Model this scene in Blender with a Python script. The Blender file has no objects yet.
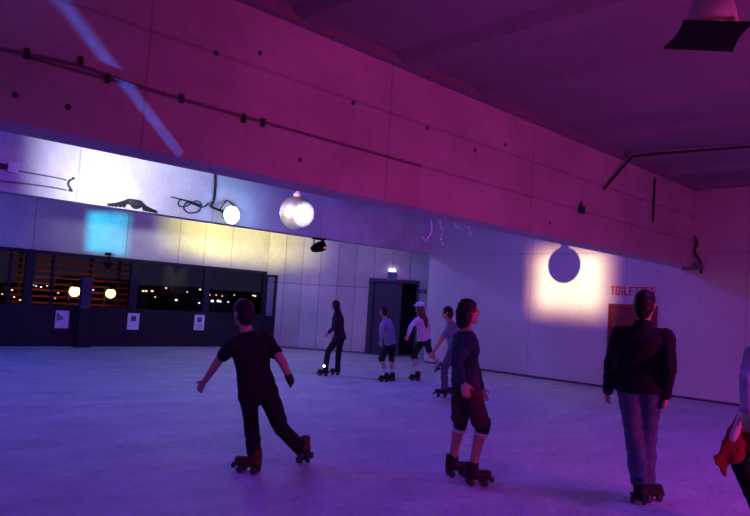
import bpy, bmesh, math, random
import numpy as np
from mathutils import Vector, Matrix, noise
random.seed(7)
S = bpy.context.scene
C = S.collection
PI = math.pi

# ------------------------------------------------------------------ camera solve (vanishing points of the two wall directions)
PX, PY = 375.0, 258.0
a = np.array([1075 - PX, -(348.0 - PY)]); b = np.array([-300 - PX, -(262.0 - PY)])
F = math.sqrt(-(a @ b))
dA = np.array([a[0], a[1], -F]); dA /= np.linalg.norm(dA)
dB = np.array([b[0], b[1], -F]); dB /= np.linalg.norm(dB)
ROT = np.array([dA, dB, np.cross(dA, dB)])           # world = ROT @ camera
EYE = Vector((0, 0, 1.5))

def ray(x, y):
    return Vector(ROT @ np.array([x - PX, -(y - PY), -F]))

def hit(x, y, axis, val):
    d = ray(x, y)
    return EYE + d * ((val - EYE[axis]) / d[axis])

def at_depth(x, y, D):
    return EYE + ray(x, y) * (D / F)

def depth_of(p):
    return -(Vector(ROT[:, 2]).dot(Vector(p) - EYE))

cam = bpy.data.cameras.new('camera')
camo = bpy.data.objects.new('camera', cam); C.objects.link(camo)
cam.sensor_width = 36; cam.lens = 36 * F / 750.0
cam.clip_end = 500
M = Matrix([list(r) for r in ROT]).to_4x4(); M.translation = EYE
camo.matrix_world = M
S.camera = camo
S.view_settings.view_transform = 'Standard'
S.view_settings.look = 'None'
S.view_settings.gamma = 1
S.view_settings.exposure = 0
S.view_settings.use_curve_mapping = False

# ------------------------------------------------------------------ materials
def mat(name, col, rough=0.7, metal=0.0, emit=None, strength=0.0, nscale=0, namount=0.0, bump=0.0, spec=0.3):
    m = bpy.data.materials.new(name); m.use_nodes = True
    nt = m.node_tree; p = nt.nodes['Principled BSDF']
    p.inputs['Base Color'].default_value = (*col, 1)
    p.inputs['Roughness'].default_value = rough
    p.inputs['Metallic'].default_value = metal
    p.inputs['Specular IOR Level'].default_value = spec
    if emit:
        p.inputs['Emission Color'].default_value = (*emit, 1)
        p.inputs['Emission Strength'].default_value = strength
    if nscale:
        tc = nt.nodes.new('ShaderNodeTexCoord'); n = nt.nodes.new('ShaderNodeTexNoise')
        n.inputs['Scale'].default_value = nscale; n.inputs['Detail'].default_value = 5
        nt.links.new(tc.outputs['Object'], n.inputs['Vector'])
        mx = nt.nodes.new('ShaderNodeMix'); mx.data_type = 'RGBA'
        nt.links.new(n.outputs['Fac'], mx.inputs[0])
        mx.inputs[6].default_value = (*[max(0, c * (1 - namount)) for c in col], 1)
        mx.inputs[7].default_value = (*[min(1, c * (1 + namount)) for c in col], 1)
        nt.links.new(mx.outputs[2], p.inputs['Base Color'])
        if bump:
            bp = nt.nodes.new('ShaderNodeBump'); bp.inputs['Strength'].default_value = bump; bp.inputs['Distance'].default_value = 0.02
            nt.links.new(n.outputs['Fac'], bp.inputs['Height']); nt.links.new(bp.outputs[0], p.inputs['Normal'])
    return m

def concrete(name, col, hlines=(), vlines=(), period=None, planks=None, dark=0.35, stain=0.25, axis=0, big=0.7):
    """board marked concrete: horizontal joints at heights hlines, vertical joints at vlines along axis"""
    m = bpy.data.materials.new(name); m.use_nodes = True
    nt = m.node_tree; N = nt.nodes; L = nt.links
    p = N['Principled BSDF']; p.inputs['Roughness'].default_value = 0.85; p.inputs['Specular IOR Level'].default_value = 0.15
    tc = N.new('ShaderNodeTexCoord'); sx = N.new('ShaderNodeSeparateXYZ'); L.new(tc.outputs['Object'], sx.inputs[0])
    def math_(op, x, y=None):
        n = N.new('ShaderNodeMath'); n.operation = op
        for i, v in enumerate((x, y)):
            if v is None: continue
            if isinstance(v, (int, float)): n.inputs[i].default_value = v
            else: L.new(v, n.inputs[i])
        return n.outputs[0]
    n1 = N.new('ShaderNodeTexNoise'); n1.inputs['Scale'].default_value = big; n1.inputs['Detail'].default_value = 7; n1.inputs['Roughness'].default_value = 0.6
    n2 = N.new('ShaderNodeTexNoise'); n2.inputs['Scale'].default_value = 14; n2.inputs['Detail'].default_value = 6
    L.new(tc.outputs['Object'], n1.inputs['Vector']); L.new(tc.outputs['Object'], n2.inputs['Vector'])
    f = math_('ADD', math_('MULTIPLY', n1.outputs['Fac'], stain * 2), 1 - stain)
    f = math_('MULTIPLY', f, math_('ADD', math_('MULTIPLY', n2.outputs['Fac'], 0.25), 0.875))
    wob = math_('MULTIPLY', math_('SUBTRACT', n2.outputs['Fac'], 0.5), 0.03)
    def line(co, v, w, amt):
        nonlocal f
        d = math_('ABSOLUTE', math_('SUBTRACT', math_('ADD', co, wob), v))
        k = math_('SUBTRACT', 1.0, math_('MULTIPLY', math_('LESS_THAN', d, w), amt))
        f = math_('MULTIPLY', f, k)
    for z in hlines: line(sx.outputs[2], z, 0.018, dark)
    for v in vlines: line(sx.outputs[axis], v, 0.014, dark)
    if planks:
        fr = math_('FRACT', math_('DIVIDE', math_('ADD', sx.outputs[axis], wob), planks))
        f = math_('MULTIPLY', f, math_('SUBTRACT', 1.0, math_('MULTIPLY', math_('LESS_THAN', fr, 0.05), dark)))
        fl = math_('FLOOR', math_('DIVIDE', sx.outputs[axis], planks))
        wn = N.new('ShaderNodeTexWhiteNoise'); wn.noise_dimensions = '1D'; L.new(fl, wn.inputs['W'])
        f = math_('MULTIPLY', f, math_('ADD', math_('MULTIPLY', wn.outputs['Value'], 0.22), 0.89))
    mx = N.new('ShaderNodeMix'); mx.data_type = 'RGBA'; mx.blend_type = 'MULTIPLY'; mx.inputs[0].default_value = 1
    mx.inputs[6].default_value = (*col, 1)
    cb = N.new('ShaderNodeCombineXYZ')
    for i in range(3): L.new(f, cb.inputs[i])
    L.new(cb.outputs[0], mx.inputs[7])
    L.new(mx.outputs[2], p.inputs['Base Color'])
    bp = N.new('ShaderNodeBump'); bp.inputs['Strength'].default_value = 0.35; bp.inputs['Distance'].default_value = 0.03
    L.new(f, bp.inputs['Height']); L.new(bp.outputs[0], p.inputs['Normal'])
    return m

def floor_mat():
    m = bpy.data.materials.new('scraped_ice'); m.use_nodes = True
    nt = m.node_tree; N = nt.nodes; L = nt.links
    p = N['Principled BSDF']; p.inputs['Roughness'].default_value = 0.6; p.inputs['Specular IOR Level'].default_value = 0.25
    tc = N.new('ShaderNodeTexCoord')
    mp = N.new('ShaderNodeMapping'); mp.inputs['Rotation'].default_value[2] = 0.5; mp.inputs['Scale'].default_value = (1, 2.2, 1)
    L.new(tc.outputs['Object'], mp.inputs['Vector'])
    n1 = N.new('ShaderNodeTexNoise'); n1.inputs['Scale'].default_value = 0.9; n1.inputs['Detail'].default_value = 8; n1.inputs['Roughness'].default_value = 0.65
    L.new(mp.outputs[0], n1.inputs['Vector'])
    n2 = N.new('ShaderNodeTexNoise'); n2.inputs['Scale'].default_value = 9; n2.inputs['Detail'].default_value = 6; n2.inputs['Roughness'].default_value = 0.7
    L.new(mp.outputs[0], n2.inputs['Vector'])
    v = N.new('ShaderNodeTexVoronoi'); v.inputs['Scale'].default_value = 3.2; L.new(mp.outputs[0], v.inputs['Vector'])
    r1 = N.new('ShaderNodeValToRGB'); r1.color_ramp.elements[0].position = 0.3; r1.color_ramp.elements[1].position = 0.72
    r1.color_ramp.elements[0].color = (.40, .41, .46, 1); r1.color_ramp.elements[1].color = (.66, .66, .70, 1)
    L.new(n1.outputs['Fac'], r1.inputs[0])
    r2 = N.new('ShaderNodeValToRGB'); r2.color_ramp.elements[0].position = 0.35; r2.color_ramp.elements[1].position = 0.7
    r2.color_ramp.elements[0].color = (.78, .78, .78, 1); r2.color_ramp.elements[1].color = (1.15, 1.15, 1.15, 1)
    L.new(n2.outputs['Fac'], r2.inputs[0])
    mx = N.new('ShaderNodeMix'); mx.data_type = 'RGBA'; mx.blend_type = 'MULTIPLY'; mx.inputs[0].default_value = 1
    L.new(r1.outputs[0], mx.inputs[6]); L.new(r2.outputs[0], mx.inputs[7])
    r3 = N.new('ShaderNodeValToRGB'); r3.color_ramp.elements[0].position = 0.0; r3.color_ramp.elements[1].position = 0.09
    r3.color_ramp.elements[0].color = (.35, .35, .35, 1); r3.color_ramp.elements[1].color = (0, 0, 0, 1)
    L.new(v.outputs['Distance'], r3.inputs[0])
    m2 = N.new('ShaderNodeMix'); m2.data_type = 'RGBA'; m2.blend_type = 'ADD'; m2.inputs[0].default_value = 1
    L.new(mx.outputs[2], m2.inputs[6]); L.new(r3.outputs[0], m2.inputs[7])
    L.new(m2.outputs[2], p.inputs['Base Color'])
    bp = N.new('ShaderNodeBump'); bp.inputs['Strength'].default_value = 0.5; bp.inputs['Distance'].default_value = 0.02
    L.new(n2.outputs['Fac'], bp.inputs['Height']); L.new(bp.outputs[0], p.inputs['Normal'])
    return m

def glass_mat():
    m = bpy.data.materials.new('window_glass'); m.use_nodes = True
    nt = m.node_tree; N = nt.nodes; L = nt.links
    N.remove(N['Principled BSDF'])
    t = N.new('ShaderNodeBsdfTransparent'); t.inputs[0].default_value = (.82, .84, .9, 1)
    g = N.new('ShaderNodeBsdfGlossy'); g.inputs['Roughness'].default_value = 0.0
    fr = N.new('ShaderNodeFresnel'); fr.inputs['IOR'].default_value = 1.25
    mx = N.new('ShaderNodeMixShader')
    L.new(fr.outputs[0], mx.inputs[0]); L.new(t.outputs[0], mx.inputs[1]); L.new(g.outputs[0], mx.inputs[2])
    L.new(mx.outputs[0], N['Material Output'].inputs[0])
    return m

MT = dict(
    black=mat('black_metal', (.006, .006, .007), .7, spec=.1),
    dark=mat('dark_steel', (.03, .03, .035), .6),
    grey=mat('grey_plastic', (.3, .3, .33), .6),
    white=mat('white_plastic', (.7, .7, .72), .6),
    paper=mat('paper', (.85, .85, .88), .9),
    ink=mat('printed_ink', (.12, .12, .15), .9),
    panel=mat('dark_panel', (.022, .020, .028), .75, nscale=2, namount=.4),
    cable=mat('cable_rubber', (.015, .014, .016), .6),
    conduit=mat('conduit_grey', (.16, .15, .17), .6),
    red=mat('red_paint', (.20, .012, .018), .5, nscale=6, namount=.15),
    redletter=mat('red_letters', (.75, .02, .04), .6),
    slate=mat('slate_door', (.055, .06, .085), .6, nscale=3, namount=.2),
    skin=mat('skin', (.50, .30, .22), .6, nscale=8, namount=.1),
    hair=mat('dark_hair', (.010, .008, .008), .55, nscale=60, namount=.5),
    redhair=mat('reddish_hair', (.12, .035, .022), .6, nscale=60, namount=.5),
    blackcloth=mat('black_cloth', (.010, .010, .013), .9, nscale=12, namount=.4, bump=.2),
    navy=mat('dark_navy_cloth', (.018, .020, .032), .9, nscale=12, namount=.4, bump=.2),
    teal=mat('dark_teal_cloth', (.022, .040, .055), .9, nscale=12, namount=.3, bump=.2),
    jeans=mat('blue_jeans', (.085, .115, .19), .9, nscale=14, namount=.3, bump=.2),
    bluecloth=mat('pale_blue_cloth', (.17, .26, .42), .9, nscale=12, namount=.2, bump=.2),
    palecloth=mat('pale_grey_cloth', (.26, .27, .34), .9, nscale=12, namount=.2, bump=.2),
    lightcloth=mat('light_blue_grey_cloth', (.36, .40, .52), .9, nscale=12, namount=.2, bump=.2),
    whitecloth=mat('white_cloth', (.55, .54, .60), .9, nscale=12, namount=.1, bump=.2),
    redcloth=mat('red_cloth', (.24, .015, .02), .8, nscale=10, namount=.2, bump=.2),
    maroon=mat('dark_maroon_cloth', (.055, .022, .030), .9, nscale=12, namount=.3, bump=.2),
    brownboot=mat('rust_brown_leather', (.085, .03, .02), .6, nscale=10, namount=.3),
    boot=mat('black_boot', (.012, .011, .013), .5, nscale=10, namount=.3),
    paleboot=mat('pale_boot', (.4, .38, .45), .6, nscale=10, namount=.1),
    wheel=mat('skate_wheel', (.05, .05, .055), .5),
    pad=mat('white_pad', (.6, .58, .62), .8),
    eye=mat('eye', (.02, .015, .012), .2),
    wood=mat('red_brown_slats', (.13, .030, .028), .8, nscale=4, namount=.4),
    asphalt=mat('asphalt', (.03, .03, .035), .9, nscale=1.5, namount=.4),
    building=mat('night_building', (.02, .018, .022), .9, nscale=.4, namount=.3),
    warmwin=mat('warm_lit_window', (.1, .06, .02), .5, emit=(1, .62, .28), strength=2.2),
    coolwin=mat('cool_lit_window', (.08, .08, .1), .5, emit=(.85, .85, 1), strength=2.4),
    sodium=mat('sodium_lamp', (.3, .15, .05), .5, emit=(1, .50, .12), strength=9),
    lens=mat('lamp_lens', (.8, .9, 1), .2, emit=(.62, .88, 1), strength=9),
    whitelight=mat('white_light', (.8, .8, .8), .3, emit=(.9, .9, 1), strength=3.0),
    redled=mat('red_led', (.3, .02, .02), .3, emit=(1, .15, .12), strength=1.2),
    tinsel=mat('silver_tinsel', (.9, .9, .95), .3, metal=.4),
    glass=glass_mat(),
)

# ------------------------------------------------------------------ mesh helpers
def mesh_obj(name, bm, m, parent=None, smooth=False, loc=None):
    me = bpy.data.meshes.new(name); bm.normal_update(); bm.to_mesh(me); bm.free()
    o = bpy.data.objects.new(name, me); C.objects.link(o)
    me.materials.append(m)
    if smooth:
        for p in me.polygons: p.use_smooth = True
    if parent is not None: o.parent = parent
    if loc is not None: o.location = loc
    return o

def tag(o, label=None, cat=None, group=None, kind=None):
    if label: o['label'] = label
    if cat: o['category'] = cat
    if group: o['group'] = group
    if kind: o['kind'] = kind
    return o

def empty(name, loc, rz=0, **k):
    o = bpy.data.objects.new(name, None); C.objects.link(o)
    o.location = loc; o.rotation_euler = (0, 0, rz); o.empty_display_size = .1
    return tag(o, **k)

def box(bm, c, s, rot=None):
    r = bmesh.ops.create_cube(bm, size=1)
    mtx = Matrix.Translation(Vector(c)) @ (rot.to_4x4() if rot is not None else Matrix()) @ Matrix.Diagonal((*s, 1))
    bmesh.ops.transform(bm, matrix=mtx, verts=r['verts'])
    return r['verts']

def bbox(bm, x0, x1, y0, y1, z0, z1):
    return box(bm, ((x0 + x1) / 2, (y0 + y1) / 2, (z0 + z1) / 2), (x1 - x0, y1 - y0, z1 - z0))

def bevel(bm, w, seg=2):
    bmesh.ops.bevel(bm, geom=bm.edges[:], offset=w, segments=seg, affect='EDGES', profile=.6)

def frame_of(d):
    d = Vector(d).normalized()
    up = Vector((0, 0, 1)) if abs(d.z) < .95 else Vector((1, 0, 0))
    u = d.cross(up).normalized(); v = u.cross(d).normalized()
    return u, v, d

def tube(bm, pts, r, n=8):
    pts = [Vector(p) for p in pts]; rings = []
    for i, p in enumerate(pts):
        d = (pts[min(i + 1, len(pts) - 1)] - pts[max(i - 1, 0)])
        u, v, _ = frame_of(d)
        rr = r[i] if isinstance(r, (list, tuple)) else r
        rings.append([bm.verts.new(p + (u * math.cos(2 * PI * k / n) + v * math.sin(2 * PI * k / n)) * rr) for k in range(n)])
    for A, B in zip(rings, rings[1:]):
        for k in range(n): bm.faces.new((A[k], A[(k + 1) % n], B[(k + 1) % n], B[k]))
    bm.faces.new(rings[0][::-1]); bm.faces.new(rings[-1])

def lathe(bm, prof, n=24, mtx=Matrix()):
    rings = []
    for r, z in prof:
        if r < 1e-5: rings.append([bm.verts.new(mtx @ Vector((0, 0, z)))])
        else: rings.append([bm.verts.new(mtx @ Vector((r * math.cos(2 * PI * k / n), r * math.sin(2 * PI * k / n), z))) for k in range(n)])
    for A, B in zip(rings, rings[1:]):
        for k in range(n):
            q = [A[k % len(A)], A[(k + 1) % len(A)], B[(k + 1) % len(B)], B[k % len(B)]]
            q2 = []
            for v in q:
                if v not in q2: q2.append(v)
            if len(q2) > 2: bm.faces.new(q2)
    for R_, fl in ((rings[0], True), (rings[-1], False)):
        if len(R_) > 2: bm.faces.new(R_[::-1] if fl else R_)

def aim(loc, target, roll=0):
    d = (Vector(target) - Vector(loc)).normalized()
    q = d.to_track_quat('-Z', 'Y')
    return Matrix.Translation(Vector(loc)) @ q.to_matrix().to_4x4() @ Matrix.Rotation(roll, 4, 'Z')

def struct(name, bm, m, label=None, parent=None, kind='structure'):
    o = mesh_obj(name, bm, m, parent)
    if parent is None: tag(o, label, None, None, kind)
    return o

# ------------------------------------------------------------------ the hall
XR, YB, Y2, YW, ZC = 14.29, 5.4, 12.42, 17.4, 4.22
XL, YF = -7.0, -5.0
SA, SB = Vector((12.42, 17.42, 0)), Vector((16.35, 12.68, 0))        # the slanted corner wall
sd = (SB - SA).normalized(); sn = Vector((-sd.y, sd.x, 0))              # along the wall, and away from the hall (checked below)
if sn.dot(SA) < 0: sn = -sn
srot = math.atan2(sd.y, sd.x)
def on_slant(x, y, off=0.0):
    d = ray(x, y); t = (SA - sn * off - EYE).dot(sn) / d.dot(sn)
    return EYE + d * t

bm = bmesh.new(); bbox(bm, XL, 17.0, YF, 18.2, -.2, 0)
struct('floor', bm, floor_mat(), 'pale scraped skating floor lit violet')

con_pink = concrete('beam_concrete', (.50, .49, .49), hlines=(3.16, 3.66), vlines=(2.5, 5.38, 8.3, 11.2), dark=.24, stain=.45, big=.9)
con_rear = concrete('rear_beam_concrete', (.52, .52, .52), vlines=(4.65, 7.4, 10.3, 13.2), hlines=(), dark=.25, stain=.5, big=1.1)
con_wall = concrete('wall_concrete', (.56, .55, .55), dark=.2, stain=.3, hlines=(2.95,), vlines=(2.0, 4.4, 6.8, 9.2), axis=1, big=.5)
con_lint = concrete('lintel_concrete', (.55, .54, .52), vlines=(5.6, 7.9, 9.4, 10.2, 11.1), dark=.4, stain=.45, big=1.0)
con_slant = concrete('board_marked_concrete', (.55, .53, .50), hlines=(1.98,), planks=.55, dark=.36, stain=.5, axis=0)
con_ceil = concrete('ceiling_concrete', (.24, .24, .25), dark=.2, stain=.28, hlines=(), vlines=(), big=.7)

# ceiling: slab with shallow ribs that run away from the near beam
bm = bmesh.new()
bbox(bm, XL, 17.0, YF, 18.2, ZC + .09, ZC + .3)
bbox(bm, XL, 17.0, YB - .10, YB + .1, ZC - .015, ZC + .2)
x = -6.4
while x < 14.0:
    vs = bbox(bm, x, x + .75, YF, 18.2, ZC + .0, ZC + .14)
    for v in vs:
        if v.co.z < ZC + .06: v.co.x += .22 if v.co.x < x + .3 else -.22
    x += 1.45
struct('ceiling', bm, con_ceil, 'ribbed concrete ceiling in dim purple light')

bm = bmesh.new(); bbox(bm, XL, XR + .1, YB, YB + .42, 2.655, ZC + .13)
struct('near_concrete_beam', bm, con_pink, 'deep concrete beam lit pink across the hall')
bm = bmesh.new(); bbox(bm, XL, XR + .4, Y2, Y2 + .35, 2.98, ZC + .13)
struct('rear_concrete_beam', bm, con_rear, 'second concrete beam behind, lit blue and white')
bm = bmesh.new(); bbox(bm, XR, XR + .4, YF, Y2 + .05, 0, ZC + .13)
struct('wall_right', bm, con_wall, 'long right wall lit violet')
bm = bmesh.new(); bbox(bm, XL, 12.42, YW, YW + .3, 2.29, ZC + .13)
struct('wall_back', bm, con_lint, 'concrete strip over the dark glazing')
bm = bmesh.new()
Ls = (SB - SA).length
# door hole in the slanted wall, in wall coordinates u (along), z
def uz(x, y):
    p = on_slant(x, y); return (p - SA).dot(sd), p.z
du0 = uz(371.5, 320)[0]; du1 = uz(415, 320)[0]; dz = uz(392, 282.5)[1]
bbox(bm, 0, du0, 0, .25, 0, ZC + .13); bbox(bm, du1, Ls, 0, .25, 0, ZC + .13); bbox(bm, du0, du1, 0, .25, dz, ZC + .13)
slant = struct('wall_corner', bm, con_slant, 'slanted corner wall of board marked concrete')
SM = Matrix.Translation(SA) @ Matrix.Rotation(srot, 4, 'Z')
# local +Y of the wall must point away from the hall
if (Matrix.Rotation(srot, 3, 'Z') @ Vector((0, 1, 0))).dot(sn) < 0:
    for v in slant.data.vertices: v.co.y *= -1
    slant.data.flip_normals(); SY = -1
else: SY = 1
slant.matrix_world = SM
# passage behind the door
bm = bmesh.new()
bbox(bm, du0 - .3, du1 + .3, SY * 1.2, SY * 1.3, 0, dz + .2)
o = struct('wall_passage', bm, MT['dark'], 'dark passage wall behind the open doorway'); o.matrix_world = SM

# skirting dirt line along right wall
bm = bmesh.new(); bbox(bm, XR - .02, XR + .01, YF, Y2, 0, .045)
struct('baseboard_right', bm, mat('skirting', (.10, .07, .07), .8), 'dark skirting strip along the right wall')
bm = bmesh.new(); bbox(bm, 0, du0 - .04, -SY * .02, 0, 0, .05)
o = struct('baseboard_corner', bm, MT['conduit'], 'thin skirting under the slanted wall'); o.matrix_world = SM

# doors
dr = empty('door_1', SM @ Vector((du0, 0, 0)), srot, kind='structure', label='dark slate double door in the slanted wall, right leaf open')
w = du1 - du0
bm = bmesh.new()
for x0, x1, z0, z1 in ((-.14, .0, 0, dz + .1), (w, w + .06, 0, dz + .1), (0, w, dz, dz + .1)):
    bbox(bm, x0, x1, -.05 if SY > 0 else -.1, .1 if SY > 0 else .05, z0, z1)
mesh_obj('door_frame', bm, MT['slate'], dr)
bm = bmesh.new(); bbox(bm, .01, w * .66, SY * .04, SY * .09, .01, dz - .01)
lf = mesh_obj('door_leaf', bm, MT['slate'], dr)
bm = bmesh.new(); tube(bm, [(w * .60, SY * .04, 1.0), (w * .60, -SY * .03, 1.0), (w * .60, -SY * .03, 1.12), (w * .60, SY * .04, 1.12)], .012)
mesh_obj('door_handle', bm, MT['grey'], lf)
bm = bmesh.new(); bbox(bm, w - .05, w - .01, SY * .1, SY * .45, .01, dz - .01)
mesh_obj('door_leaf', bm, MT['black'], dr)

# red toilet door on right wall with its lettering
q0, q1 = hit(611.5, 306, 0, XR), hit(655, 310, 0, XR)
dt = empty('door_2', (XR, (q0.y + q1.y) / 2, 0), 0, kind='structure', label='red door in the right wall below red lettering')
hw = (q0.y - q1.y) / 2
bm = bmesh.new(); bbox(bm, -.03, .0, -hw, hw, .02, q0.z)
lf = mesh_obj('door_leaf', bm, MT['red'], dt)
bm = bmesh.new(); bbox(bm, -.045, .0, -hw - .05, -hw, 0, q0.z + .05); bbox(bm, -.045, .0, hw, hw + .05, 0, q0.z + .05); bbox(bm, -.045, .0, -hw, hw, q0.z, q0.z + .05)
mesh_obj('door_frame', bm, mat('maroon_frame', (.25, .03, .05)), dt)
bm = bmesh.new(); tube(bm, [(-.03, -hw + .1, 1), (-.08, -hw + .1, 1), (-.08, -hw + .22, 1)], .01)
mesh_obj('door_handle', bm, MT['grey'], lf)

sg = empty('toilet_sign', (XR, q0.y, 2.04), 0, label='red capital lettering on the right wall above the red door', cat='sign')
STROKES = {'T': [((0, 1), (1, 1)), ((.5, 1), (.5, 0))], 'O': [((0, 0), (1, 0)), ((1, 0), (1, 1)), ((1, 1), (0, 1)), ((0, 1), (0, 0))],
           'I': [((.5, 0), (.5, 1))], 'L': [((0, 1), (0, 0)), ((0, 0), (1, 0))],
           'E': [((0, 0), (0, 1)), ((0, 1), (1, 1)), ((0, .5), (.8, .5)), ((0, 0), (1, 0))],
           'S': [((0, 0), (1, 0)), ((1, 0), (1, .5)), ((1, .5), (0, .5)), ((0, .5), (0, 1)), ((0, 1), (1, 1))]}
lw, lh, st = .070, .165, .026
y = .02
for ch in 'TOILETTES':
    bm = bmesh.new(); wid = lw if ch != 'I' else .03
    for (x0, z0), (x1, z1) in STROKES[ch]:
        ya, yb_ = y - x0 * wid, y - x1 * wid
        bbox(bm, -.012, .002, min(ya, yb_) - st / 2, max(ya, yb_) + st / 2, z0 * lh - st / 2, max(z0, z1) * lh + st / 2) if z0 == z1 else \
            bbox(bm, -.012, .002, min(ya, yb_) - st / 2, max(ya, yb_) + st / 2, min(z0, z1) * lh - st / 2, max(z0, z1) * lh + st / 2)
    mesh_obj('letter', bm, MT['redletter'], sg)
    y -= wid + .046

# ------------------------------------------------------------------ glazing along the back
edges = [2.6, 5.58, 8.18, 10.35, 12.38]
for i, (x0, x1) in enumerate(zip(edges, edges[1:])):
    wn = empty('window_%d' % (i + 1), (x0, YW, 0), 0, kind='structure', label='dark glazing bay with solid lower panel')
    w_ = x1 - x0
    bm = bmesh.new()
    fw = .1
    for q in ((0, fw, 0, 2.29), (w_ - fw, w_, 0, 2.29), (fw, w_ - fw, 2.21, 2.29), (fw, w_ - fw, .9, .98)):
        bbox(bm, q[0], q[1], -.06, .06, q[2], q[3])
    if i < 2: bbox(bm, w_ * (.2 if i else .85), w_ * (.2 if i else .85) + .05, -.03, .04, .98, 2.21)
    mesh_obj('window_frame', bm, MT['panel'], wn)
    bm = bmesh.new(); bm.faces.new([bm.verts.new(c) for c in ((fw, 0, .97), (w_ - fw, 0, .97), (w_ - fw, 0, 2.22), (fw, 0, 2.22))]); mesh_obj('pane', bm, MT['glass'], wn)
    bm = bmesh.new(); bbox(bm, fw, w_ - fw, -.05, .03, 0, .91); mesh_obj('lower_panel', bm, MT['panel'], wn)
# side leaf folded against the slanted wall
p0, p1 = uz(266.5, 300)[0], uz(276.5, 300)[0]
wn = empty('window_5', SM @ Vector((0, -SY * .05, 0)), srot, kind='structure', label='narrow glazed side leaf against the slanted wall')
bm = bmesh.new()
for q in ((.02, .07, 0, 2.2), (p1 - .09, p1, 0, 2.2), (.02, p1, 2.13, 2.2), (.02, p1, .86, .94)): bbox(bm, q[0], q[1], -.03, .02, q[2], q[3])
mesh_obj('window_frame', bm, MT['panel'], wn)
bm = bmesh.new(); bbox(bm, .07, p1 - .09, -.01, 0, .94, 2.13); mesh_obj('pane', bm, MT['glass'], wn)
bm = bmesh.new(); bbox(bm, .07, p1 - .09, -.02, .01, 0, .86); mesh_obj('lower_panel', bm, MT['panel'], wn)

# notices on the lower panels
for (x, y, mark, lab) in ((62, 320, 0, 'plain pale paper notice on dark panel, leftmost of the three'),
                          (133, 322, 1, 'pale notice with dark picture, middle of three on the dark panels'),
                          (199, 323, 1, 'pale notice with dark picture, nearest to the front-left skater')):
    p = hit(x, y, 1, YW - .052)
    n = empty('paper_notice', (p.x, YW - (.0505 if x == 62 else .0605), p.z - .2), 0, label=lab, cat='notice', group='notices on the lower panels')
    bm = bmesh.new(); bbox(bm, -.16, .16, -.006, 0, 0, .43); mesh_obj('sheet', bm, MT['paper'], n)
    if mark:
        bm = bmesh.new(); bbox(bm, -.07, .07, -.009, -.005, .22, .36)
        if x > 150:
            for k in range(3): bbox(bm, -.10, .10, -.009, -.005, .05 + k * .05, .065 + k * .05)
        mesh_obj('printed_picture', bm, MT['ink'], n)
    else:
        bm = bmesh.new(); v = [bm.verts.new(c) for c in ((-.14, -.008, .40), (.05, -.008, .22), (-.14, -.008, .18))]; bm.faces.new(v)
        f_ = bmesh.ops.extrude_face_region(bm, geom=bm.faces[:]); 
        for g in f_['geom']:
            if isinstance(g, bmesh.types.BMVert): g.co.y += .003
        mesh_obj('grey_fold', bm, MT['palecloth'], n)  # grey triangle laid on the sheet

# pale post standing in front of the glazing
p = hit(81, 345, 2, 0)
ps = empty('square_post', (p.x, YW - .3, 0), 0, label='short pale grey square post standing before the dark glazing', cat='post')
p = hit(81, 345, 1, YW - .3); ps.location = (p.x, YW - .3, 0)
bm = bmesh.new(); bbox(bm, -.125, .125, -.08, .08, .95, 1.72); bevel(bm, .01); mesh_obj('upper_cover', bm, mat('post_grey', (.06, .06, .09), .8), ps)
bm = bmesh.new(); bbox(bm, -.12, .12, -.07, .07, .02, .96); mesh_obj('shaft', bm, MT['panel'], ps)
bm = bmesh.new(); bbox(bm, -.2, .2, -.12, .12, 0, .03); mesh_obj('base_plate', bm, MT['panel'], ps)
# dome lamp under lintel
p = hit(107, 273, 1, YW - .12)
dl = empty('dome_lamp', (p.x, YW - .0, 2.29), 0, label='small dark dome hanging at the lintel edge under the cyan light', cat='dome')
bm = bmesh.new(); lathe(bm, [(0, -.30), (.06, -.28), (.10, -.22), (.11, -.15), (.07, -.13), (0, -.13)], 16); mesh_obj('dome', bm, MT['black'], dl, True, (0, -.13, 0))
bm = bmesh.new(); tube(bm, [(0, -.13, -.14), (0, -.13, .05)], .02); bbox(bm, -.05, .05, -.15, .0, .03, .10); mesh_obj('bracket', bm, MT['black'], dl)

# ------------------------------------------------------------------ outside
bm = bmesh.new(); bbox(bm, -60, 130, 18.2, 140, -.5, -.3); struct('yard', bm, MT['asphalt'], 'dark yard outside the glazing')
YS = 38.0
sx0, sx1 = hit(4, 290, 1, YS).x, hit(136, 290, 1, YS).x
fe = empty('slatted_fence', (sx0, YS, -.3), 0, label='reddish brown slatted fence outside the left glazing', cat='fence')
bm = bmesh.new()
for k in range(11):
    z = .74 + k * .335; bbox(bm, 0, sx1 - sx0, -.04, .04, z, z + .11)
mesh_obj('slats', bm, MT['wood'], fe)
for fx in (0.1, .33, .62, .85, .99):
    bm = bmesh.new(); bbox(bm, (sx1 - sx0) * fx - .08, (sx1 - sx0) * fx + .08, .04, .18, 0, 4.6); mesh_obj('post', bm, MT['building'], fe)
def street_lamp(x, y, Y, label):
    p = hit(x, y, 1, Y)
    t = empty('street_lamp', (p.x, Y, -.3), 0, label=label, cat='street lamp')
    H = p.z + .3
    bm = bmesh.new(); tube(bm, [(0, 0, 0), (0, 0, H + .25), (0, -.25, H + .4), (0, -.6, H + .35)], .06); mesh_obj('pole', bm, MT['dark'], t)
    bm = bmesh.new(); bbox(bm, -.16, .16, -.95, -.5, H + .2, H + .36); bevel(bm, .03); mesh_obj('lamp_housing', bm, MT['dark'], t)
    bm = bmesh.new(); bmesh.ops.create_uvsphere(bm, u_segments=14, v_segments=10, radius=.25, matrix=Matrix.Translation((0, -.7, H)))
    mesh_obj('lamp_glass', bm, MT['sodium'], t, True)
street_lamp(69, 291, 34, 'bright orange street lamp glowing behind the slats, left of the two')
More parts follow.
